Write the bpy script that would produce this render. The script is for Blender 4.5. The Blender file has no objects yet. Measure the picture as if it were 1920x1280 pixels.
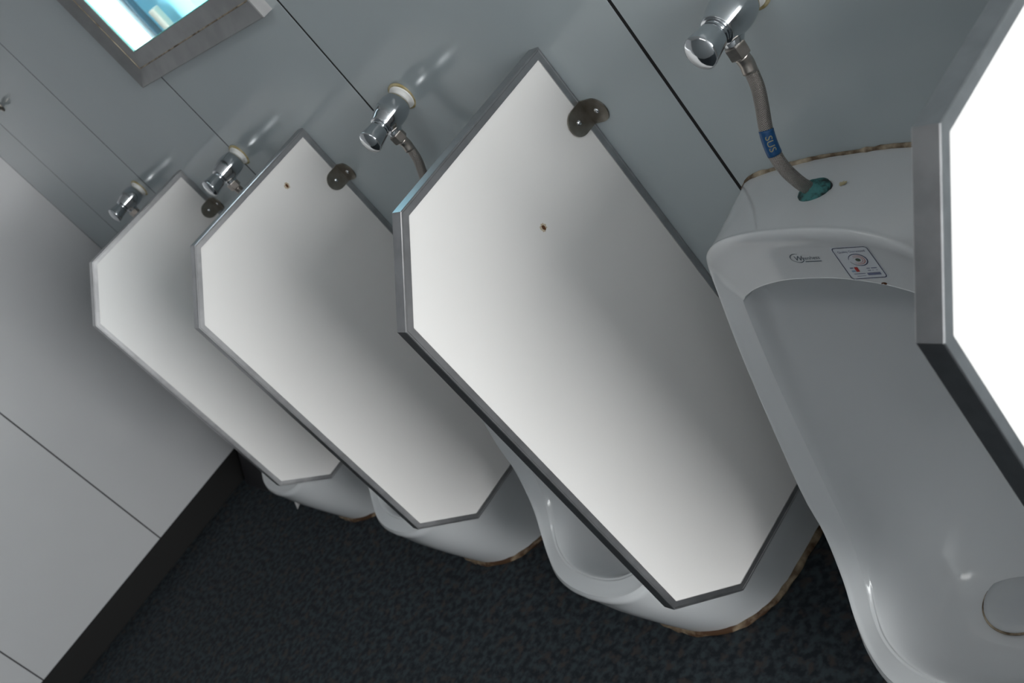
import bpy, bmesh, math, random
from mathutils import Vector, Matrix
from mathutils.bvhtree import BVHTree
random.seed(4)
scn = bpy.context.scene
col = scn.collection

# ------------------------------------------------------------ camera
R = [[0.5785769, 0.5490045, -0.6031939], [0.0171965, -0.7475921, -0.6639355], [-0.8154466, 0.3737649, -0.4419804]]
F = 2019.513                                   # focal length in pixels at 1920 px width
cam = bpy.data.cameras.new('camera')
cam.sensor_fit = 'HORIZONTAL'; cam.sensor_width = 22.3; cam.lens = F / 1920 * 22.3
cam.clip_start = .02; cam.clip_end = 60
cam.dof.use_dof = True; cam.dof.focus_distance = 1.30; cam.dof.aperture_fstop = 6.3
co = bpy.data.objects.new('camera', cam); col.objects.link(co)
r0, r1, r2 = R
co.matrix_world = Matrix(((r0[0], -r1[0], -r2[0], 2.515663),
                          (r0[1], -r1[1], -r2[1], -0.818225),
                          (r0[2], -r1[2], -r2[2], 1.458574), (0, 0, 0, 1)))
scn.camera = co

# ------------------------------------------------------------ light
scn.view_settings.view_transform = 'Standard'; scn.view_settings.look = 'None'
scn.view_settings.gamma = 1; scn.view_settings.use_curve_mapping = False
scn.view_settings.exposure = -0.08
w = bpy.data.worlds.new('world'); scn.world = w; w.use_nodes = True
w.node_tree.nodes['Background'].inputs[0].default_value = (.80, .92, 1, 1)
w.node_tree.nodes['Background'].inputs[1].default_value = 6.5

ROOM_R, ROOM_F, ROOM_H = 6.3, -2.5, 2.6
def area(name, loc, rot, sx, sy, e, c):
    l = bpy.data.lights.new(name, 'AREA'); l.shape = 'RECTANGLE'; l.size = sx; l.size_y = sy
    l.energy = e; l.color = c
    o = bpy.data.objects.new(name, l); col.objects.link(o); o.location = loc; o.rotation_euler = rot
    return o
# daylight coming in through the open doorway at the end of the room
area('daylight_right', (ROOM_R + .03, -1.0, 1.27), (0, math.radians(90), 0), 2.4, 1.70, 161, (1, .958, .912))

area('fill_light_right', (2.2, -1.35, ROOM_H - .06), (0, 0, 0), 1.15, .26, 5.5, (1, .99, .98))  # unseen fill light, added to lift the ambient level

# ------------------------------------------------------------ materials
def mat(name, c, rough=.5, metal=0, spec=.5, coat=0):
    m = bpy.data.materials.new(name); m.use_nodes = True
    b = m.node_tree.nodes['Principled BSDF']
    b.inputs['Base Color'].default_value = (*c, 1); b.inputs['Roughness'].default_value = rough
    b.inputs['Metallic'].default_value = metal; b.inputs['Specular IOR Level'].default_value = spec
    if coat: b.inputs['Coat Weight'].default_value = coat; b.inputs['Coat Roughness'].default_value = .05
    return m
def noisy(name, c1, c2, scale, rough=.5, metal=0, bump=0, lo=.35, hi=.65, detail=4, coords='Object'):
    m = mat(name, c1, rough, metal); nt = m.node_tree; N = nt.nodes; L = nt.links
    b = N['Principled BSDF']
    tc = N.new('ShaderNodeTexCoord'); n = N.new('ShaderNodeTexNoise'); n.inputs['Scale'].default_value = scale
    n.inputs['Detail'].default_value = detail
    L.new(tc.outputs[coords], n.inputs['Vector'])
    r = N.new('ShaderNodeValToRGB'); r.color_ramp.elements[0].position = lo; r.color_ramp.elements[1].position = hi
    r.color_ramp.elements[0].color = (*c1, 1); r.color_ramp.elements[1].color = (*c2, 1)
    L.new(n.outputs['Fac'], r.inputs['Fac']); L.new(r.outputs['Color'], b.inputs['Base Color'])
    if bump:
        bp = N.new('ShaderNodeBump'); bp.inputs['Strength'].default_value = bump; bp.inputs['Distance'].default_value = .002
        L.new(n.outputs['Fac'], bp.inputs['Height']); L.new(bp.outputs['Normal'], b.inputs['Normal'])
    return m
M = {}
M['panel'] = noisy('blue_grey_laminate', (.40, .452, .470), (.415, .466, .482), 3, rough=.16)
M['panel_lit'] = noisy('laminate_lit_side', (.46, .465, .475), (.475, .48, .49), 3, rough=.2)  # wall laminate made paler and more neutral, imitating light on the left wall
M['frame'] = noisy('anodised_frame', (.31, .31, .31), (.36, .36, .36), 25, rough=.42, metal=.8)
M['white'] = noisy('white_laminate', (.76, .745, .73), (.79, .775, .76), 2.5, rough=.38)
M['black'] = mat('black_gap', (.004, .004, .005), .8)
M['base'] = mat('black_skirting', (.006, .006, .006), .55, spec=.2)
M['alu'] = noisy('brushed_aluminium', (.42, .42, .43), (.50, .50, .51), 40, rough=.33, metal=1)
M['chrome'] = mat('chrome', (.62, .64, .66), .06, 1)
M['steel'] = noisy('dull_steel', (.24, .22, .19), (.33, .305, .27), 60, rough=.36, metal=1)
M['nut'] = noisy('nickel_nut', (.42, .38, .34), (.55, .5, .46), 80, rough=.3, metal=1)
M['ceramic'] = noisy('white_ceramic', (.65, .667, .68), (.67, .687, .70), 3, rough=.12)
M['plastic'] = mat('white_plastic', (.8, .8, .78), .4)
M['drain'] = noisy('drain_plastic', (.50, .52, .54), (.54, .56, .57), 20, rough=.35)
M['putty'] = noisy('yellowed_putty', (.30, .24, .10), (.5, .44, .28), 90, rough=.7)
M['caulk'] = noisy('dirty_caulk', (.11, .075, .045), (.46, .39, .29), 45, rough=.8, bump=.4, lo=.38, hi=.6)
M['crust'] = noisy('rusty_sealant', (.07, .032, .012), (.42, .33, .22), 28, rough=.7, bump=.6, lo=.42, hi=.68)
M['green'] = noisy('verdigris', (.015, .03, .03), (.05, .19, .19), 120, rough=.75, bump=.6, lo=.36, hi=.55)
M['rust'] = mat('rust_brown', (.10, .035, .01), .9)
M['halo'] = mat('rust_stain', (.52, .44, .33), .7)
M['blue'] = mat('blue_label', (.006, .07, .20), .35)
M['tan'] = mat('tan_print', (.36, .33, .20), .6)
M['navy'] = mat('navy_print', (.02, .025, .09), .5)
M['logo'] = mat('logo_ink', (.03, .055, .085), .5)
M['grey_ink'] = mat('grey_ink', (.16, .18, .28), .5)
M['red'] = mat('red_print', (.42, .035, .03), .5)
M['pink'] = mat('pink_print', (.5, .22, .2), .5)
M['ltblue'] = mat('light_blue_print', (.25, .36, .5), .5)
M['greenink'] = mat('green_ink', (.08, .11, .08), .5)
M['sticker'] = mat('sticker_film', (.66, .69, .73), .3)
M['ceil'] = mat('ceiling_paint', (.6, .6, .6), .8)
M['dark'] = mat('dark_plastic', (.022, .022, .026), .4)
M['paper'] = mat('paper', (.62, .6, .6), .8)
M['sash'] = mat('white_sash', (.85, .88, .87), .4)
M['extblue'] = mat('blue_paint', (.34, .78, .92), .6)
M['extturq'] = mat('turquoise_paint', (.25, .92, .76), .6)
M['extbrown'] = mat('brown_wood', (.20, .13, .09), .7)
M['extdark'] = mat('dark_rod', (.012, .06, .09), .6)
M['exttan'] = mat('weathered_board', (.42, .40, .33), .8)
M['frontwall'] = mat('grey_wall_paint', (.30, .31, .32), .5)
# floor: dark blue-grey mottled sheet
m = mat('dark_floor', (.02, .02, .02), .75, spec=.22); nt = m.node_tree; N = nt.nodes; L = nt.links
tc = N.new('ShaderNodeTexCoord')
n1 = N.new('ShaderNodeTexNoise'); n1.inputs['Scale'].default_value = 60; n1.inputs['Detail'].default_value = 3
n2 = N.new('ShaderNodeTexNoise'); n2.inputs['Scale'].default_value = 38; n2.inputs['Detail'].default_value = 2
r1_ = N.new('ShaderNodeValToRGB'); e = r1_.color_ramp.elements
e[0].position = .40; e[0].color = (.015, .019, .023, 1); e[1].position = .62; e[1].color = (.040, .052, .060, 1)
r2_ = N.new('ShaderNodeValToRGB'); e = r2_.color_ramp.elements
e[0].position = .55; e[0].color = (0, 0, 0, 1); e[1].position = .68; e[1].color = (1, 1, 1, 1)
mx = N.new('ShaderNodeMixRGB'); mx.inputs[2].default_value = (.052, .044, .042, 1)
L.new(tc.outputs['Object'], n1.inputs['Vector']); L.new(tc.outputs['Object'], n2.inputs['Vector'])
L.new(n1.outputs['Fac'], r1_.inputs['Fac']); L.new(n2.outputs['Fac'], r2_.inputs['Fac'])
L.new(r2_.outputs['Color'], mx.inputs[0]); L.new(r1_.outputs['Color'], mx.inputs[1])
L.new(mx.outputs[0], N['Principled BSDF'].inputs['Base Color'])
M['floor'] = m
# braided hose: two crossing wave bands over the tube's UV
m = mat('braided_steel', (.30, .27, .25), .34, 1); nt = m.node_tree; N = nt.nodes; L = nt.links
uv = N.new('ShaderNodeUVMap'); waves = []
for sgn in (1, -1):
    mp = N.new('ShaderNodeMapping'); mp.inputs['Rotation'].default_value = (0, 0, sgn * math.radians(38))
    wv = N.new('ShaderNodeTexWave'); wv.inputs['Scale'].default_value = 62; wv.bands_direction = 'X'
    L.new(uv.outputs['UV'], mp.inputs['Vector']); L.new(mp.outputs['Vector'], wv.inputs['Vector']); waves.append(wv)
mxw = N.new('ShaderNodeMath'); mxw.operation = 'MAXIMUM'
L.new(waves[0].outputs['Fac'], mxw.inputs[0]); L.new(waves[1].outputs['Fac'], mxw.inputs[1])
cr = N.new('ShaderNodeValToRGB'); cr.color_ramp.elements[0].color = (.12, .10, .09, 1); cr.color_ramp.elements[1].color = (.46, .42, .39, 1)
bpn = N.new('ShaderNodeBump'); bpn.inputs['Strength'].default_value = .7; bpn.inputs['Distance'].default_value = .001
L.new(mxw.outputs[0], cr.inputs['Fac']); L.new(cr.outputs['Color'], N['Principled BSDF'].inputs['Base Color'])
L.new(mxw.outputs[0], bpn.inputs['Height']); L.new(bpn.outputs['Normal'], N['Principled BSDF'].inputs['Normal'])
M['braid'] = m
m = bpy.data.materials.new('window_glass'); m.use_nodes = True; nt = m.node_tree; N = nt.nodes; L = nt.links
N.remove(N['Principled BSDF'])
tr = N.new('ShaderNodeBsdfTransparent'); tr.inputs[0].default_value = (.93, .98, .97, 1)
gl = N.new('ShaderNodeBsdfGlossy'); gl.inputs['Roughness'].default_value = .02
fr = N.new('ShaderNodeFresnel'); fr.inputs[0].default_value = 1.45
ms = N.new('ShaderNodeMixShader'); L.new(fr.outputs[0], ms.inputs[0]); L.new(tr.outputs[0], ms.inputs[1]); L.new(gl.outputs[0], ms.inputs[2])
L.new(ms.outputs[0], N['Material Output'].inputs[0]); M['glass'] = m
M['glass_edge'] = mat('green_glass_edge', (.12, .45, .38), .2)

# ------------------------------------------------------------ helpers
def link(name, verts, faces, material, parent=None, smooth=False, uvs=None):
    me = bpy.data.meshes.new(name); me.from_pydata([tuple(v) for v in verts], [], faces)
    if uvs is not None:
        ul = me.uv_layers.new(name='UVMap')
        for p in me.polygons:
            for li, vi in zip(p.loop_indices, p.vertices): ul.data[li].uv = uvs[vi]
    bm = bmesh.new(); bm.from_mesh(me)
    bmesh.ops.remove_doubles(bm, verts=bm.verts, dist=1e-6) if uvs is None else None
    bmesh.ops.recalc_face_normals(bm, faces=bm.faces); bm.to_mesh(me); bm.free()
    me.materials.append(material)
    if smooth: me.polygons.foreach_set('use_smooth', [True] * len(me.polygons))
    o = bpy.data.objects.new(name, me); col.objects.link(o)
    if parent: o.parent = parent
    return o
class MB:
    def __init__(s): s.v = []; s.f = []
    def add(s, v, f):
        n = len(s.v); s.v += [tuple(a) for a in v]; s.f += [tuple(n + i for i in q) for q in f]; return s
    def box(s, x0, x1, y0, y1, z0, z1):
        v = [(x, y, z) for x in (x0, x1) for y in (y0, y1) for z in (z0, z1)]
        return s.add(v, [(0, 1, 3, 2), (4, 6, 7, 5), (0, 4, 5, 1), (2, 3, 7, 6), (0, 2, 6, 4), (1, 5, 7, 3)])
    def make(s, name, m, parent=None, bevel=0, seg=2, smooth=False):
        o = link(name, s.v, s.f, m, parent, smooth)
        if bevel:
            b = o.modifiers.new('bevel', 'BEVEL'); b.width = bevel; b.segments = seg; b.limit_method = 'ANGLE'
            b.angle_limit = math.radians(30)
        return o
def empty(name, loc, label, cat, group=None):
    o = bpy.data.objects.new(name, None); col.objects.link(o); o.location = loc; o.empty_display_size = .05
    tag(o, label, cat, group); return o
def tag(o, label, cat, group=None):
    o['label'] = label; o['category'] = cat
    if group: o['group'] = group
def struct(o): o['kind'] = 'structure'; return o
def lathe(prof, axis='y', seg=40):
    """prof: (distance along the axis, radius). Axis 'y' runs towards the room (-Y), 'z' upwards."""
    v = []; f = []
    for d, r in prof:
        for i in range(seg):
            a = 2 * math.pi * i / seg
            v.append((r * math.cos(a), -d, r * math.sin(a)) if axis == 'y' else (r * math.cos(a), r * math.sin(a), d))
    for k in range(len(prof) - 1):
        for i in range(seg):
            j = (i + 1) % seg; f.append((k * seg + i, k * seg + j, (k + 1) * seg + j, (k + 1) * seg + i))
    f.append(tuple(range(seg))); f.append(tuple((len(prof) - 1) * seg + i for i in range(seg)))
    return v, f
def crom(P, n):
    P = [Vector(p) for p in P]; out = []
    for i in range(len(P) - 1):
        a = P[i - 1] if i else P[0] * 2 - P[1]; b = P[i]; c = P[i + 1]
        d = P[i + 2] if i + 2 < len(P) else P[-1] * 2 - P[-2]
        for k in range(n):
            t = k / n
            out.append(.5 * ((2 * b) + (c - a) * t + (2 * a - 5 * b + 4 * c - d) * t * t + (3 * b - a - 3 * c + d) * t ** 3))
    out.append(P[-1]); return out
def frames(path):
    T = []; 
    for i in range(len(path)):
        T.append((path[min(i + 1, len(path) - 1)] - path[max(i - 1, 0)]).normalized())
    n = Vector((1, 0, 0)); n = (n - T[0] * n.dot(T[0])).normalized(); fr = []
    for t in T:
        n = (n - t * n.dot(t)).normalized(); fr.append((t, n, t.cross(n)))
    return fr
def tube(path, rad, seg=20, name='tube', m=None, parent=None, uv=False, wob=0):
    fr = frames(path); v = []; uvs = []; f = []; s = 0
    for i, p in enumerate(path):
        if i: s += (p - path[i - 1]).length
        r = rad[i] if isinstance(rad, (list, tuple)) else rad
        for k in range(seg + 1):
            a = 2 * math.pi * k / seg
            rr = r * (1 + (random.uniform(-wob, wob) if k < seg else 0))
            v.append(p + (fr[i][1] * math.cos(a) + fr[i][2] * math.sin(a)) * rr); uvs.append((s * 3, r * a * 3))
    for i in range(len(path) - 1):
        for k in range(seg):
            q = i * (seg + 1) + k; f.append((q, q + 1, q + seg + 2, q + seg + 1))
    f.append(tuple(range(seg))); f.append(tuple((len(path) - 1) * (seg + 1) + i for i in range(seg)))
    return link(name, v, f, m, parent, True, uvs if uv else None)
def copy_thing(o, label, loc, skip=()):
    c = o.copy(); col.objects.link(c); c.location = loc; c['label'] = label
    for ch in o.children:
        if ch.name.split('.')[0] in skip: continue
        d = ch.copy(); col.objects.link(d); d.parent = c
        for g in ch.children:
            h = g.copy(); col.objects.link(h); h.parent = d
    return c
def text_verts(s, size, shear=0):
    cu = bpy.data.curves.new('lettering', 'FONT'); cu.body = s; cu.size = size; cu.shear = shear; cu.resolution_u = 3
    o = bpy.data.objects.new('lettering', cu); col.objects.link(o)
    dg = bpy.context.evaluated_depsgraph_get(); me = bpy.data.meshes.new_from_object(o.evaluated_get(dg))
    v = [tuple(a.co) for a in me.vertices]; f = [tuple(p.vertices) for p in me.polygons]
    bpy.data.objects.remove(o); bpy.data.meshes.remove(me); bpy.data.curves.remove(cu)
    return v, f

# ------------------------------------------------------------ room shell
XL = -1.1955
WX0, WX1, WZ0, WZ1 = .272, .905, 1.284, 2.05          # opening of the small window in the back wall
def wall_panels(mb, us, z0, z1, gap, place, hole=None):
    for a, b in zip(us[:-1], us[1:]):
        a2, b2 = a + gap / 2, b - gap / 2
        rects = [(a2, b2, z0, z1)]
        if hole and hole[0] < b2 and hole[1] > a2:
            h0, h1, k0, k1 = hole; rects = [(a2, b2, z0, k0), (a2, b2, k1, z1)]
            if a2 < h0: rects.append((a2, h0, k0, k1))
            if b2 > h1: rects.append((h1, b2, k0, k1))
        for r in rects: place(mb, *r)
mb = MB()
I = .061
wall_panels(mb, [XL, -.877, -.2874, .3357, .9377, 1.5623, 2.18, 2.80, 3.42, 4.04, 4.66, 5.28, 5.9, ROOM_R], .102, ROOM_H, .0062,
            lambda m_, a, b, c, d: m_.box(a, b, 0, .0004, c, d), (WX0 + I, WX1 - I, WZ0 + I, WZ1 - I))
struct(mb.make('wall_back', M['panel']))
mb = MB()
for r in ((XL - .05, WX0 - .25, 0, ROOM_H), (WX1 + .02, ROOM_R + .1, 0, ROOM_H), (WX0 - .25, WX1 + .02, 0, WZ0 + .02), (WX0 - .25, WX1 + .02, WZ1 - .02, ROOM_H)):
    mb.box(r[0], r[1], .0005, .075, r[2], r[3])
struct(mb.make('wall_backing', M['black']))
struct(MB().box(XL, ROOM_R, -.0002, .0004, 0, .1015).make('baseboard_back', M['base']))
mb = MB()
wall_panels(mb, [-.002 + .0, .603, 1.168, 1.78, -ROOM_F], .102, ROOM_H, .0046,
            lambda m_, a, b, c, d: m_.box(XL - .0004, XL, -b, -a, c, d))
struct(mb.make('wall_left', M['panel_lit']))
struct(MB().box(XL - .07, XL - .0005, ROOM_F, .0004, 0, ROOM_H).make('wall_left_backing', M['black']))
struct(MB().box(XL - .0004, XL + .0002, ROOM_F, 0, 0, .1015).make('baseboard_left', M['base']))
struct(MB().box(XL - .1, ROOM_R + .2, ROOM_F - .1, .08, -.05, 0).make('floor', M['floor']))
struct(MB().box(XL - .1, ROOM_R + .2, ROOM_F - .1, .08, ROOM_H, ROOM_H + .05).make('ceiling', M['ceil']))
struct(MB().box(XL - .1, ROOM_R + .1, ROOM_F - .05, ROOM_F, 0, ROOM_H).make('wall_front', M['frontwall']))
RY0, RY1, RZ0, RZ1 = -1.87, -.13, .0, 2.48
mb = MB()
mb.box(ROOM_R, ROOM_R + .1, ROOM_F, 0, RZ1, ROOM_H)
mb.box(ROOM_R, ROOM_R + .1, ROOM_F, RY0, RZ0, RZ1).box(ROOM_R, ROOM_R + .1, RY1, 0, RZ0, RZ1)
struct(mb.make('wall_right', M['panel']))
mb = MB(); xx = ROOM_R - .01
for r in ((RY0 - .05, RY1 + .05, RZ1 - .02, RZ1 + .05), (RY0 - .05, RY0 + .02, 0, RZ1 - .02), (RY1 - .02, RY1 + .05, 0, RZ1 - .02)):
    mb.box(xx - .01, xx + .1, r[0], r[1], r[2], r[3])
struct(mb.make('door_1', M['sash']))

t = empty('fill_light_housing', (2.2, -1.35, ROOM_H), 'long white housing of an added fill light above the urinals', 'ceiling light')  # invented housing that goes with the added fill light
MB().box(-.62, .62, -.16, .16, -.05, 0).make('housing', M['sash'], t, bevel=.004)

# small window in the back wall: mitred sloping aluminium frame, flat inner member, glass
def mitre(name, rings, m, parent=None):
    """rings: (inset, y). Each ring is the opening's rectangle moved inwards by inset."""
    v = []; f = []
    for ins, y in rings:
        v += [(WX0 + ins, y, WZ0 + ins), (WX1 - ins, y, WZ0 + ins), (WX1 - ins, y, WZ1 - ins), (WX0 + ins, y, WZ1 - ins)]
    for k in range(len(rings) - 1):
        for i in range(4):
            j = (i + 1) % 4; f.append((4 * k + i, 4 * k + j, 4 * k + 4 + j, 4 * k + 4 + i))
    return link(name, v, f, m, parent)
win = mitre('window_1', [(0, 0), (0, -.0205), (.0015, -.022), (.0315, -.008)], M['frame']); struct(win)
mitre('window_frame', [(.0325, -.008), (.034, -.0075), (.0625, -.0055), (.0635, -.005), (.0635, .001), (.058, .002)], M['frame'], win)
mitre('window_seal', [(.0310, -.0084), (.0322, -.0092), (.0334, -.0080)], M['caulk'], win)
mitre('glass_edge', [(.0630, -.0045), (.0652, -.0045), (.0652, -.002)], M['glass_edge'], win)
link('window_pane', [(WX0 + .062, -.002, WZ0 + .062), (WX1 - .062, -.002, WZ0 + .062), (WX1 - .062, -.002, WZ1 - .062), (WX0 + .062, -.002, WZ1 - .062)], [(0, 1, 2, 3)], M['glass'], win)

# outside the window: white sliding sash, painted boards, a leaning rod
t = empty('window_sash', (-2.40, .88, 0), 'white outdoor sliding window frame post seen through the small window', 'window frame')
mb = MB().box(0, .375, 0, .03, 0, 2.2).box(.375, .385, .012, .03, 0, 2.2).box(.385, .452, .002, .03, 0, 2.2).box(.452, .460, .010, .03, 0, 2.2).box(.460, .590, 0, .03, 0, 2.2)
mb.box(.590, .595, .010, .03, 0, 2.2).box(.595, .612, .002, .03, 0, 2.2)
mb.make('stile', M['sash'], t)
MB().box(.520, .555, -.003, -.0002, 1.385, 1.47).make('latch_slot', M['nut'], t, bevel=.001)
MB().box(.520, .540, -.006, -.0032, 1.39, 1.465).make('latch_plate', M['plastic'], t)
v, f = lathe([(0, .010), (.002, .009)], 'y', 16); o = link('screw_head', v, f, M['steel'], t); o.location = (.517, 0, 1.326)
o = MB().box(-4.2, 1.2, 1.0, 1.03, .0, 3.2).make('painted_board', M['extblue']); tag(o, 'bright sky blue painted wall seen outside through the small window', 'wall board')
o = MB().box(-1.43, .8, .955, .999, .0, 1.275).make('turquoise_screen', M['extturq']); tag(o, 'turquoise panel standing against the blue wall outside the window', 'screen')
p = crom([(-1.745, .895, .0), (-1.745, .895, .9), (-1.745, .895, 1.27), (-1.735, .895, 1.38), (-1.70, .895, 1.55)], 5)
o = tube(p, .007, 12, 'leaning_rod', M['extdark']); tag(o, 'dark bent rod leaning near the blue wall outside the window', 'rod')
o = MB().box(-1.786, -1.768, .90, .93, .0, 2.2).make('teal_post', M['extdark'], bevel=.002); tag(o, 'dark teal upright post just beyond the white window sash', 'post')
o = MB().box(-1.765, -1.70, .935, .96, .0, 1.31).make('weathered_plank', M['exttan'], bevel=.004); tag(o, 'weathered tan plank behind the window beside the dark rod', 'plank')
struct(MB().box(-4.2, 1.2, .08, 1.05, -.05, 0).make('ground_outside', M['exttan']))

# ------------------------------------------------------------ partitions
TOPZ, BOTZ, DEP, CH = 1.078, .282, .402, .101
def outline(ins):
    """side outline (depth, height) of the screen, moved in by ins"""
    k = ins * math.tan(math.radians(22.5))
    return [(ins, TOPZ - ins), (DEP - CH - k, TOPZ - ins), (DEP - ins, TOPZ - CH - k), (DEP - ins, BOTZ + CH + k), (DEP - CH - k, BOTZ + ins), (ins, BOTZ + ins)]
TH = .0195
def ring_frame(name, rings, m, parent):
    v = []; f = []
    for ins, x in rings:
        v += [(x, -a, b) for a, b in outline(ins)]
    n = 6
    for k in range(len(rings)):
        kk = (k + 1) % len(rings)
        for i in range(n):
            j = (i + 1) % n; f.append((n * k + i, n * k + j, n * kk + j, n * kk + i))
    return link(name, v, f, m, parent)
def bracket(parent, z):
    """angle bracket: one rounded leaf on the screen's face, one on the wall"""
    mb = MB(); H = .019; T_ = .0022; LEN = .040
    def leaf(fn):
        pts = [(0, -H)] + [(LEN - H + H * math.cos(a), H * math.sin(a)) for a in [math.radians(-90 + 180 * i / 18) for i in range(19)]] + [(0, H)]
        n = len(pts); v = [fn(u, s, 0) for u, s in pts] + [fn(u, s, T_) for u, s in pts]
        f = [tuple(range(n)), tuple(range(2 * n - 1, n - 1, -1))] + [(i, (i + 1) % n, n + (i + 1) % n, n + i) for i in range(n)]
        mb.add(v, f)
    leaf(lambda u, s, w_: (w_ + .0003, -u - .0003, z + s))
    leaf(lambda u, s, w_: (u + .0003, -w_ - .0003, z + s))
    b = mb.make('bracket', M['steel'], parent)
    v, f = lathe([(0, .0042), (.0012, .004), (.0024, .0025), (.0027, .0008)], 'y', 20)
    s1 = link('screw', [(x + .022, y - T_, q + z) for x, y, q in v], f, M['chrome'], b, True)
    s2 = link('screw', [(-y + T_, x - .022, q + z) for x, y, q in v], f, M['chrome'], b, True)
    return b
def disc(name, r, m, parent, fn, n=20, jag=0):
    v = [fn(0, 0)]
    for i in range(n):
        a = 2 * math.pi * i / n; rr = r * (1 + random.uniform(-jag, jag)); v.append(fn(rr * math.cos(a), rr * math.sin(a)))
    return link(name, v, [(0, 1 + i, 1 + (i + 1) % n) for i in range(n)], m, parent)
def make_partition():
    t = empty('urinal_partition', (1.4, 0, 0), '', 'partition', 'white urinal partitions along the back wall')
    a = outline(.0115); n = 6
    v = [(-.0012, -p, q) for p, q in a] + [(-TH + .0012, -p, q) for p, q in a]
    link('board', v, [tuple(range(n)), tuple(range(2 * n - 1, n - 1, -1))] + [(i, (i + 1) % n, n + (i + 1) % n, n + i) for i in range(n)], M['white'], t)
    # aluminium edging: a channel with a small raised bead on each arris
    o = ring_frame('edging', [(.0115, -.0013), (.0115, .0004), (.0034, .0004), (.0026, .0012), (.0008, .0012), (0, .0002), (0, -TH - .0002), (.0008, -TH - .0012), (.0026, -TH - .0012),
                              (.0034, -TH - .0004), (.0115, -TH - .0004), (.0115, -TH + .0013)], M['alu'], t)
    bracket(t, .968)
    return t
LAB = {'A': 'white urinal partition farthest from the camera, nearest the left wall, narrowest in view',
       'B': 'white urinal partition second from the left wall, with a small brown spot high on its face',
       'C': 'large white urinal partition in the middle of the picture with rusty screw hole and steel bracket',
       'D': 'nearest brightly lit white partition cut off by the right edge of the picture'}
PX = {'A': 0.0, 'B': .6798, 'C': 1.4, 'D': 2.105}
proto = make_partition(); proto['label'] = LAB['C']
parts = {'C': proto}
for k in 'ABD': parts[k] = copy_thing(proto, LAB[k], (PX[k], 0, 0))
for k, (dp, zz) in (('C', (.164, .915)), ('B', (.100, 1.028))):
    s = disc('rust_stain', .0052, M['halo'], parts[k], lambda a, b, dp=dp, zz=zz: (-.0010, -dp + a, zz + b * 1.1), jag=.25)
    disc('screw_hole', .0030, M['rust'], parts[k], lambda a, b, dp=dp, zz=zz: (-.0008, -dp + a * .8, zz + b * 1.3), jag=.15)

# ------------------------------------------------------------ urinals
# each loop is the right half (half-width, depth from wall, height), from top centre to bottom centre
T_ = [(0,0,.836),(.045,0,.836),(.09,0,.832),(.13,0,.827),(.165,0,.820),(.184,0,.805),(.186,0,.75),(.186,0,.65),(.186,0,.42),(.186,0,.2),(.184,0,.0),(.18,.12,0),(.165,.19,0),(.125,.245,0),(.06,.278,0),(0,.285,0)]
R_ = [(0,.157,.869),(.035,.157,.868),(.07,.156,.863),(.1,.155,.854),(.125,.153,.838),(.140,.150,.818),(.149,.155,.78),(.158,.183,.67),(.168,.226,.48),(.168,.240,.40),(.165,.266,.325),(.156,.296,.279),(.134,.324,.2535),(.097,.349,.242),(.05,.362,.2375),(0,.366,.2365)]
M_ = [(0,.157,.797),(.03,.157,.796),(.06,.156,.790),(.085,.155,.782),(.103,.154,.773),(.116,.154,.764),(.123,.157,.745),(.139,.178,.615),(.145,.215,.43),(.144,.233,.36),(.141,.260,.308),(.132,.286,.280),(.112,.310,.263),(.080,.328,.254),(.041,.338,.250),(0,.341,.249)]
B_ = [(0,.085,.785),(.028,.085,.783),(.055,.085,.776),(.075,.086,.765),(.088,.088,.748),(.1,.09,.72),(.106,.092,.68),(.115,.105,.58),(.122,.12,.42),(.122,.14,.32),(.118,.17,.26),(.108,.205,.225),(.088,.24,.214),(.062,.26,.209),(.032,.27,.207),(0,.272,.206)]
C_ = [(0,.06,.755),(.016,.059,.752),(.03,.058,.745),(.04,.057,.73),(.047,.056,.71),(.052,.056,.68),(.055,.057,.63),(.06,.06,.56),(.062,.07,.42),(.062,.09,.31),(.062,.13,.235),(.058,.175,.205),(.047,.21,.2),(.03,.228,.199),(.015,.233,.198),(0,.234,.198)]
D_ = [(0,.041,.70),(0,.04,.69),(0,.04,.68),(0,.04,.66),(0,.04,.64),(0,.04,.6),(0,.04,.55),(0,.042,.5),(0,.055,.38),(0,.078,.30),(0,.12,.228),(0,.155,.2),(0,.175,.198),(0,.185,.198),(0,.188,.198),(0,.19,.198)]
def lp(A, B, t, add=(0, 0, 0)):
    return [tuple(a[i] + (b[i] - a[i]) * t + (0 if (i == 0 and (a[0] == 0 and b[0] == 0)) else add[i]) for i in range(3)) for a, b in zip(A, B)]
FADE = [1] * 9 + [.85, .6, .4, .3, .3, .3, .3]
def bulge(L_, k):
    return [(a + (k * .5 if i > 8 and a else 0), b + (k * max(0, min(1, (i - 8) / 4))), c) for i, (a, b, c) in enumerate(L_)]
loops = [T_, bulge(lp(T_, R_, .3), .006), bulge(lp(T_, R_, .62), .009), bulge(lp(T_, R_, .86), .007), bulge(lp(T_, R_, .955), .007), R_, lp(R_, M_, .12, (0, .003, 0)), lp(R_, M_, .35, (0, .001, 0)), lp(R_, M_, .8), lp(R_, M_, .95), lp(R_, M_, .985), M_, [(a * .985 - .0005 * (a > 0), b - .010 * f_, c - .0012 * f_) for (a, b, c), f_ in zip(M_, FADE)],
         [(a * .965, b - .030 * f_, c - .003 * f_) for (a, b, c), f_ in zip(M_, FADE)],
         lp(M_, B_, .55, (.004, -.004, -.004)), B_, lp(B_, C_, .55, (.004, -.006, -.004)), C_, D_]
loops = [[(a, b + (.004 if 0 else 0), c) for a, b, c in l] for l in loops]
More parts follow.
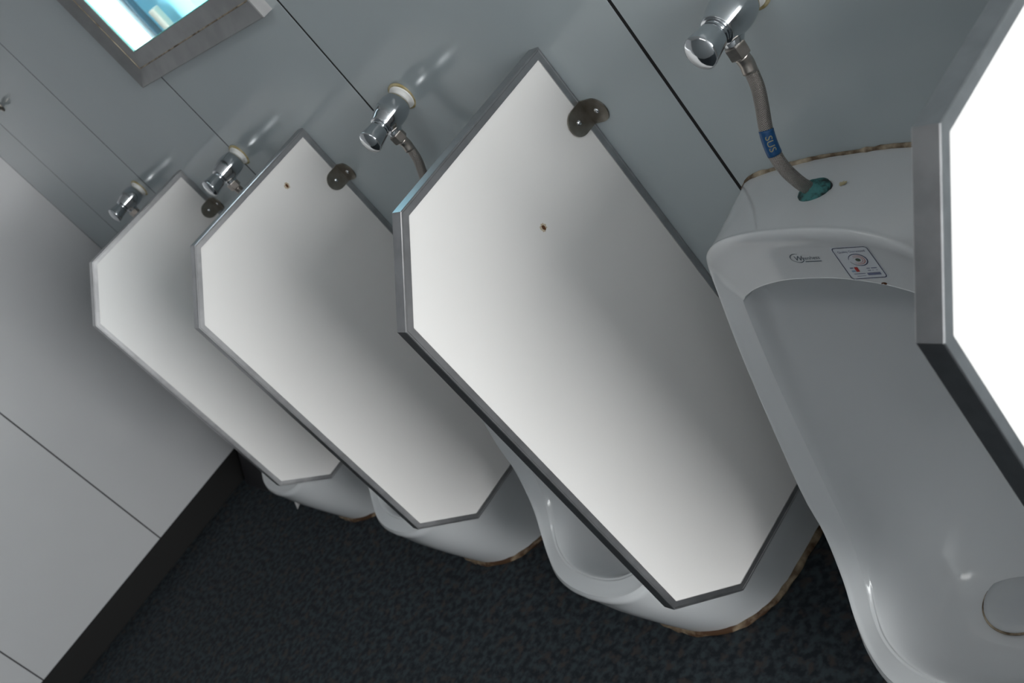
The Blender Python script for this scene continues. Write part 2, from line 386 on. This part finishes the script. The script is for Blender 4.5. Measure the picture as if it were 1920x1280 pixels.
def urinal_mesh():
    hi = [crom(l, 4) for l in loops]                       # 61 points per half loop
    n = len(hi[0]); cols_ = []
    for i in range(n): cols_.append(crom([h[i] for h in hi], 4))
    m = len(cols_[0]); v = []; f = []
    for sgn in (1, -1):
        b0 = len(v)
        for i in range(n):
            for k in range(m):
                a = cols_[i][k]; v.append((sgn * max(a.x, 0), -max(a.y, 0), max(a.z, 0)))
        for i in range(n - 1):
            for k in range(m - 1):
                q = b0 + i * m + k; f.append((q, q + 1, q + m + 1, q + m))
    return v, f
uv_, uf_ = urinal_mesh()
UX = {'A': -.345, 'B': .345, 'C': 1.042, 'D': 1.7525}
UL = {'A': 'white ceramic floor standing urinal farthest away, half hidden behind the last partition',
      'B': 'white floor standing urinal between the two farther partitions, lip showing below them',
      'C': 'white floor standing urinal behind the large middle partition, rusty crust around its foot',
      'D': 'nearest white ceramic urinal with open bowl, logo and paper sticker on its upper rim'}
u = empty('urinal', (UX['D'], 0, 0), UL['D'], 'urinal', 'floor standing urinals along the back wall')
body = link('body', uv_, uf_, M['ceramic'], u, True)
bvh = BVHTree.FromPolygons([Vector(a) for a in uv_], [tuple(q) for q in uf_])
def onface(x, z, off):
    """point on the front of the ceramic at local x and height z, lifted by off towards the room"""
    h = bvh.ray_cast(Vector((x, -.6, z)), Vector((0, 1, 0)))
    return (x, h[0].y - off, z)
def full(H, i0, i1, n=5):
    return crom([H[i] for i in range(i0, i1 + 1)], n)
p = full(T_, 0, 5); path = [Vector((-a.x, -.001, a.z + .001)) for a in reversed(p)] + [Vector((a.x, -.001, a.z + .001)) for a in p[1:]]
o = tube(path, [.0032 * random.uniform(.75, 1.25) for _ in path], 10, 'wall_caulk', M['caulk'], u, wob=.15); o['label'] = 'dirty tan caulk'
p = full(T_, 10, 15); path = [Vector((-a.x - .001, -max(a.y, .002) - .002, .003)) for a in p[:-1]] + [Vector((a.x + .001, -max(a.y, .002) - .002, .003)) for a in reversed(p)]
o = tube(path, [.0068 * random.uniform(.8, 1.3) for _ in path], 10, 'floor_sealant', M['crust'], u, wob=.2); o['label'] = 'rusty brown crust'
v, f = lathe([(-.004, .046), (.0, .046), (.0035, .0445), (.0055, .036), (.0065, .015), (.0066, .001)], 'z', 48)
o = link('drain_cover', [(a, b - .18, c + .203) for a, b, c in v], f, M['drain'], u, True)
ringp = [Vector((.0468 * math.cos(a), -.18 + .0468 * math.sin(a), .2025)) for a in [2 * math.pi * i / 48 for i in range(49)]]
tube(ringp, [.0010 + .0009 * max(0, -math.sin(2 * math.pi * i / 48)) for i in range(49)], 6, 'drain_stain', M['caulk'], u)
# corroded inlet flange
v, f = lathe([(0, .0182), (.002, .0188), (.0045, .0186), (.0065, .016), (.0075, .011), (.010, .0095), (.012, .0085)], 'z', 40)
o = link('inlet_flange', [(a + random.uniform(-.0003, .0003), b - .082, c + .8525) for a, b, c in v], f, M['green'], u, True); o['label'] = 'corroded green inlet flange'
v, f = lathe([(-.003, .0198), (.0015, .0196)], 'z', 40)
link('flange_gasket', [(a, b - .082, c + .8515) for a, b, c in v], f, M['dark'], u, True)
disc('rust_stain', .004, M['putty'], u, lambda a, b: (.030 + a, -.072 + b, .8525), jag=.4)

# logo and sticker printed on the upper rim
def printed(name, v2, f2, m, parent, x0, z0, off, sub=True):
    bm = bmesh.new(); vs = [bm.verts.new((a, b, 0)) for a, b in v2]
    for q in f2:
        try: bm.faces.new([vs[i] for i in q])
        except ValueError: pass
    v = []
    for q in bm.verts: v.append(onface(x0 + q.co.x, z0 + q.co.y, off))
    f = [tuple(w_.index for w_ in q.verts) for q in (bm.verts.index_update() or bm.faces)]
    bm.free(); return link(name, v, f, m, parent)
def arc(cx, cy, rx, ry, a0, a1, w0, w1, n=40, rot=0):
    v = []; f = []
    for i in range(n + 1):
        t = i / n; a = math.radians(a0 + (a1 - a0) * t); ww = w0 + (w1 - w0) * math.sin(math.pi * t)
        for s in (-.5, .5):
            x = (rx + s * ww) * math.cos(a); y = (ry + s * ww) * math.sin(a)
            v.append((cx + x * math.cos(rot) - y * math.sin(rot), cy + x * math.sin(rot) + y * math.cos(rot)))
    for i in range(n): f.append((2 * i, 2 * i + 1, 2 * i + 3, 2 * i + 2))
    return v, f
def rect(x0, x1, y0, y1, nx=1):
    v = []; f = []
    for i in range(nx + 1):
        x = x0 + (x1 - x0) * i / nx; v += [(x, y0), (x, y1)]
    for i in range(nx): f.append((2 * i, 2 * i + 2, 2 * i + 3, 2 * i + 1))
    return v, f
LX, LZ = -.006, .8275
lv, lf = text_verts('W', .0105, .25); lg = printed('logo', [(a, b) for a, b, _ in lv], lf, M['logo'], u, LX + .0045, LZ - .003, .0004)
lg['label'] = 'small dark blue printed logo'
lv, lf = text_verts('renhess', .0072, .25)
printed('logo_lettering', [(a * 1.02, b) for a, b, _ in lv], lf, M['logo'], lg, LX + .0150, LZ - .002, .0004)
printed('logo_swirl', *arc(0, 0, .0078, .0062, 60, 235, .0003, .0009), M['logo'], lg, LX + .0085, LZ + .001, .0004)
printed('logo_swirl', *arc(0, 0, .0070, .0058, 215, 380, .0003, .0010), M['logo'], lg, LX + .0100, LZ, .0004)
printed('logo_underline', *rect(0, .021, 0, .0011, 6), M['logo'], lg, LX + .0170, LZ - .0055, .0004)
SW, SH = .0445, .0490
def rrect(wd, hd, r, n=6):
    pts = []
    for cx, cy, a0 in ((wd / 2 - r, hd / 2 - r, 0), (-wd / 2 + r, hd / 2 - r, 90), (-wd / 2 + r, -hd / 2 + r, 180), (wd / 2 - r, -hd / 2 + r, 270)):
        for i in range(n + 1):
            a = math.radians(a0 + 90 * i / n); pts.append((cx + r * math.cos(a), cy + r * math.sin(a)))
    return pts
def grid_rr(wd, hd, nx=10, ny=10):
    v = [(-wd / 2 + wd * i / nx, -hd / 2 + hd * j / ny) for i in range(nx + 1) for j in range(ny + 1)]
    f = [(i * (ny + 1) + j, (i + 1) * (ny + 1) + j, (i + 1) * (ny + 1) + j + 1, i * (ny + 1) + j + 1) for i in range(nx) for j in range(ny)]
    return v, f
cx_, cz_ = .0742, .8160
st = printed('sticker', *grid_rr(SW, SH), M['sticker'], u, cx_, cz_, .0003); st['label'] = 'white quality sticker with navy border'
oo = rrect(SW - .002, SH - .002, .0035); ii = rrect(SW - .0038, SH - .0038, .0028); n = len(oo)
printed('sticker_border', oo + ii, [(i, (i + 1) % n, n + (i + 1) % n, n + i) for i in range(n)], M['navy'], st, cx_, cz_, .0006)
lv, lf = text_verts('Quality Guaranteed', .0044)
printed('sticker_heading', [(a * .92, b) for a, b, _ in lv], lf, M['grey_ink'], st, cx_ - .0165, cz_ + .0155, .0006)
printed('emblem_ring', *arc(0, 0, .0105, .0085, -170, 175, .0003, .0012), M['navy'], st, cx_ + .001, cz_ + .0042, .0006)
printed('emblem_ring', *arc(0, 0, .0078, .0062, -140, 120, .0003, .0012), M['pink'], st, cx_ + .001, cz_ + .0042, .0006)
printed('emblem_ring', *arc(0, 0, .0055, .0042, -140, 150, .0002, .0008), M['pink'], st, cx_ + .001, cz_ + .0042, .0006)
printed('emblem_centre', *arc(0, 0, .0018, .0012, 0, 360, .0026, .0022), M['greenink'], st, cx_ + .001, cz_ + .0042, .0006)
printed('red_block', *rect(-.0098, -.0058, -.013, -.0060), M['red'], st, cx_, cz_, .0006)
printed('fine_print', *rect(-.0150, -.0110, -.0080, -.0062), M['grey_ink'], st, cx_, cz_, .0006)
printed('fine_print', *rect(-.0150, -.0105, -.0130, -.0105), M['ltblue'], st, cx_, cz_, .0006)
for (a, b, c, d) in ((.004, .008, -.0092, -.0082), (.0095, .0160, -.0092, -.0080), (.004, .0075, -.0124, -.0114), (.0095, .0105, -.0124, -.0114), (.014, .0152, -.0124, -.0114),
                     (-.0145, -.0010, -.0163, -.0154), (-.0125, -.002, -.0196, -.0190)):
    printed('fine_print', *rect(a, b, c, d), M['grey_ink'], st, cx_, cz_, .0006)
printed('stamp_block', *rect(.001, .0165, -.0189, -.0153, 3), M['grey_ink'], st, cx_, cz_, .0006)
printed('rim_stain', *arc(0, 0, .0022, .0009, 0, 360, .003, .0016, 12), M['rust'], u, .086, .7835, .0004)
UO = {'D': u}
for k in 'ABC': UO[k] = copy_thing(u, UL[k], (UX[k], 0, 0), skip=('sticker', 'rim_stain'))

# ------------------------------------------------------------ flush valves
VZ = 1.063
fv = empty('flush_valve', (1.747, 0, VZ), '', 'flush valve', 'chrome push button flush valves on the back wall')
v, f = lathe([(.0, .0258), (.002, .0258), (.0035, .0240), (.0035, .0190), (0, .0190)], 'y', 40)
o = link('putty_ring', v, f, M['putty'], fv, True); o['label'] = 'yellowed putty ring'
v, f = lathe([(.0015, .0222), (.0045, .0218), (.0053, .0205), (.0053, .0155), (.013, .0152), (.013, .012)], 'y', 40)
link('wall_sleeve', v, f, M['plastic'], fv, True)
prof = [(.0095, .0125), (.0105, .0158), (.014, .0198), (.022, .0232), (.032, .0248), (.042, .0246), (.052, .0228), (.061, .0202), (.0665, .0186), (.068, .0178), (.0684, .0150)]
v, f = lathe([tuple(q)[:2] for q in [(a.x, a.y) for a in crom([(x, y, 0) for x, y in prof], 3)]], 'y', 56)
vb = link('valve_body', v, f, M['chrome'], fv, True)
v, f = lathe([(.066, .0150), (.0765, .0150)], 'y', 40)
link('valve_neck', v, f, M['chrome'], fv, True)
# push button: flared, with a slanted domed end
seg = 56; rings = [(.0725, .0135, 0), (.0735, .0156, 0), (.078, .0160, 0), (.090, .0178, .35), (.1005, .0194, .8), (.102, .0192, .9), (.1035, .0172, 1), (.1055, .0125, 1), (.1068, .0075, 1), (.1073, .0007, 1)]
v = []; f = []
for d, r, sl in rings:
    for i in range(seg):
        a = 2 * math.pi * i / seg; x = r * math.cos(a); z = r * math.sin(a)
        v.append((x, -(d + sl * (-z) * .10), z))
for k in range(len(rings) - 1):
    for i in range(seg):
        j = (i + 1) % seg; f.append((k * seg + i, k * seg + j, (k + 1) * seg + j, (k + 1) * seg + i))
f.append(tuple(range(seg))); f.append(tuple((len(rings) - 1) * seg + i for i in range(seg)))
link('push_button', v, f, M['chrome'], fv, True)
# outlet branch under the body, hexagonal union nut, braided hose
pth = crom([(0, -.046, -.004), (0, -.051, -.014), (0, -.056, -.022), (0, -.0585, -.028)], 5)
tube(pth, [.0150 - .0058 * (i / 15) for i in range(len(pth))], 24, 'outlet_branch', M['chrome'], fv)
v = []; f = []
for z, r in ((-.0235, .0113), (-.0247, .0125), (-.0375, .0125), (-.0388, .0113)):
    for i in range(6):
        a = math.radians(60 * i + 12); v.append((r * math.cos(a), -.0585 + r * math.sin(a) * 1.0 + 0, z))
for k in range(3):
    for i in range(6):
        j = (i + 1) % 6; f.append((k * 6 + i, k * 6 + j, k * 6 + 6 + j, k * 6 + 6 + i))
f.append(tuple(range(6))); f.append(tuple(range(18, 24)))
link('union_nut', v, f, M['nut'], fv)
hp = [(0, -.0585, -.038), (0, -.0575, -.052), (0, -.0625, -.076), (0, -.072, -.094), (0, -.087, -.118), (.0, -.0945, -.142), (.001, -.095, -.164), (.002, -.0895, -.188), (.003, -.083, -.204)]
hose_path = crom(hp, 10)
hs = tube(hose_path, .0075, 22, 'hose', M['braid'], fv, uv=True); hs['label'] = 'braided steel hose'
tube(crom([(0, -.0585, -.0385), (0, -.0575, -.049), (0, -.060, -.060)], 4), .0083, 22, 'hose_ferrule', M['nut'], hs)
# blue band with tan letters
i0, i1 = 39, 51
tube(hose_path[i0:i1], .0080, 24, 'hose_label', M['blue'], hs)
lv, lf = text_verts('SUS', .0105)
fr = frames(hose_path); cum = [0]
for i in range(1, len(hose_path)): cum.append(cum[-1] + (hose_path[i] - hose_path[i - 1]).length)
def hose_pt(s, ang, r):
    i = 0
    while i < len(cum) - 2 and cum[i + 1] < s: i += 1
    t = (s - cum[i]) / (cum[i + 1] - cum[i]); p = hose_path[i].lerp(hose_path[i + 1], t); tt, n_, b_ = fr[i]
    return p + (n_ * math.cos(ang) + b_ * math.sin(ang)) * r
wd = max(a for a, _, _ in lv); s_mid = (cum[i0] + cum[i1 - 1]) / 2
# the letters face the room and slightly right
def face_ang():
    tt, n_, b_ = fr[45]; d = Vector((.75, -.65, .2)); return math.atan2(d.dot(b_), d.dot(n_))
fa = face_ang()
link('label_lettering', [hose_pt(s_mid + (a - wd / 2), fa + (.004 - b) / .0080, .0083) for a, b, _ in lv], lf, M['tan'], hs)
VL = {'D': 'nearest chrome flush valve with full braided hose, at the top edge of the picture',
      'C': 'chrome flush valve with white sleeve and yellowed putty ring left of the middle partition',
      'B': 'chrome flush valve on the wall left of the second white partition',
      'A': 'farthest small chrome flush valve, nearest the left wall'}
VX = {'D': 1.747, 'C': 1.046, 'B': .352, 'A': -.350}
fv['label'] = VL['D']
for k, (rx, rz) in (('C', (4.5, 5)), ('B', (2, 3)), ('A', (2, 3))):
    c = copy_thing(fv, VL[k], (VX[k], 0, VZ + .0026 * rx)); c.rotation_euler = (math.radians(rx), 0, math.radians(rz))

# ------------------------------------------------------------ things at the far end
# dark covered box standing in the corner beyond the last urinal
def rbox(x0, x1, y0, y1, z0, z1, r, n=6):
    pts = []
    for cx, cy, a0 in ((x1 - r, y1 - .002, 0), (x0 + r, y1 - .002, 90), (x0 + r, y0 + r, 180), (x1 - r, y0 + r, 270)):
        for i in range(n + 1):
            a = math.radians(a0 + 90 * i / n); rr = r if cy < y1 - .01 else .002
            pts.append((cx + (rr if rr == r else .002) * math.cos(a), cy + rr * math.sin(a)))
    k = len(pts); v = [(a, b, z0) for a, b in pts] + [(a, b * .93, z0 + .03) for a, b in pts] + [(x0 + (a - x0) * .98 + .005, b * .40, z1) for a, b in pts]
    f = [tuple(range(k)), tuple(range(2 * k, 3 * k))]
    for l in range(2):
        for i in range(k): j = (i + 1) % k; f.append((l * k + i, l * k + j, (l + 1) * k + j, (l + 1) * k + i))
    return v, f
v, f = rbox(XL + .012, -.62, -.285, -.003, 0, .26, .05)
cb = link('corner_box', v, f, M['dark'], None); tag(cb, 'low dark box in the corner between the left wall and the farthest urinal', 'box')
b = cb.modifiers.new('bevel', 'BEVEL'); b.width = .01; b.segments = 3; b.limit_method = 'ANGLE'
v = [(0, 0, 0), (.030, .004, .0), (.038, .012, .045), (.004, .004, .050), (.018, -.012, .001)]
PV = [(-.688, -.289, .030), (-.622, -.289, .030), (-.665, -.311, .0005), (-.662, -.292, .020)]
pv = PV + [(a, b + .0012, c) for a, b, c in PV]
o = link('paper_scrap', pv, [(0, 2, 3), (0, 3, 1), (3, 2, 1), (4, 7, 6), (4, 5, 7), (7, 5, 6), (0, 1, 5, 4), (1, 2, 6, 5), (2, 0, 4, 6)], M['paper'])
tag(o, 'small pointed white paper scrap on the dark floor under the farthest partition', 'paper scrap')
# small metal knob on the wall at the left edge
k = empty('wall_knob', (-.730, 0, 1.428), 'small metal knob on the grey wall at the left edge of the picture', 'knob')
v, f = lathe([(0, .017), (.003, .016), (.004, .007), (.018, .007)], 'y', 24); link('rosette', v, f, M['steel'], k, True)
v, f = lathe([(.015, .006), (.018, .012), (.026, .013), (.032, .008), (.033, .001)], 'y', 24); link('knob_head', v, f, M['nut'], k, True)
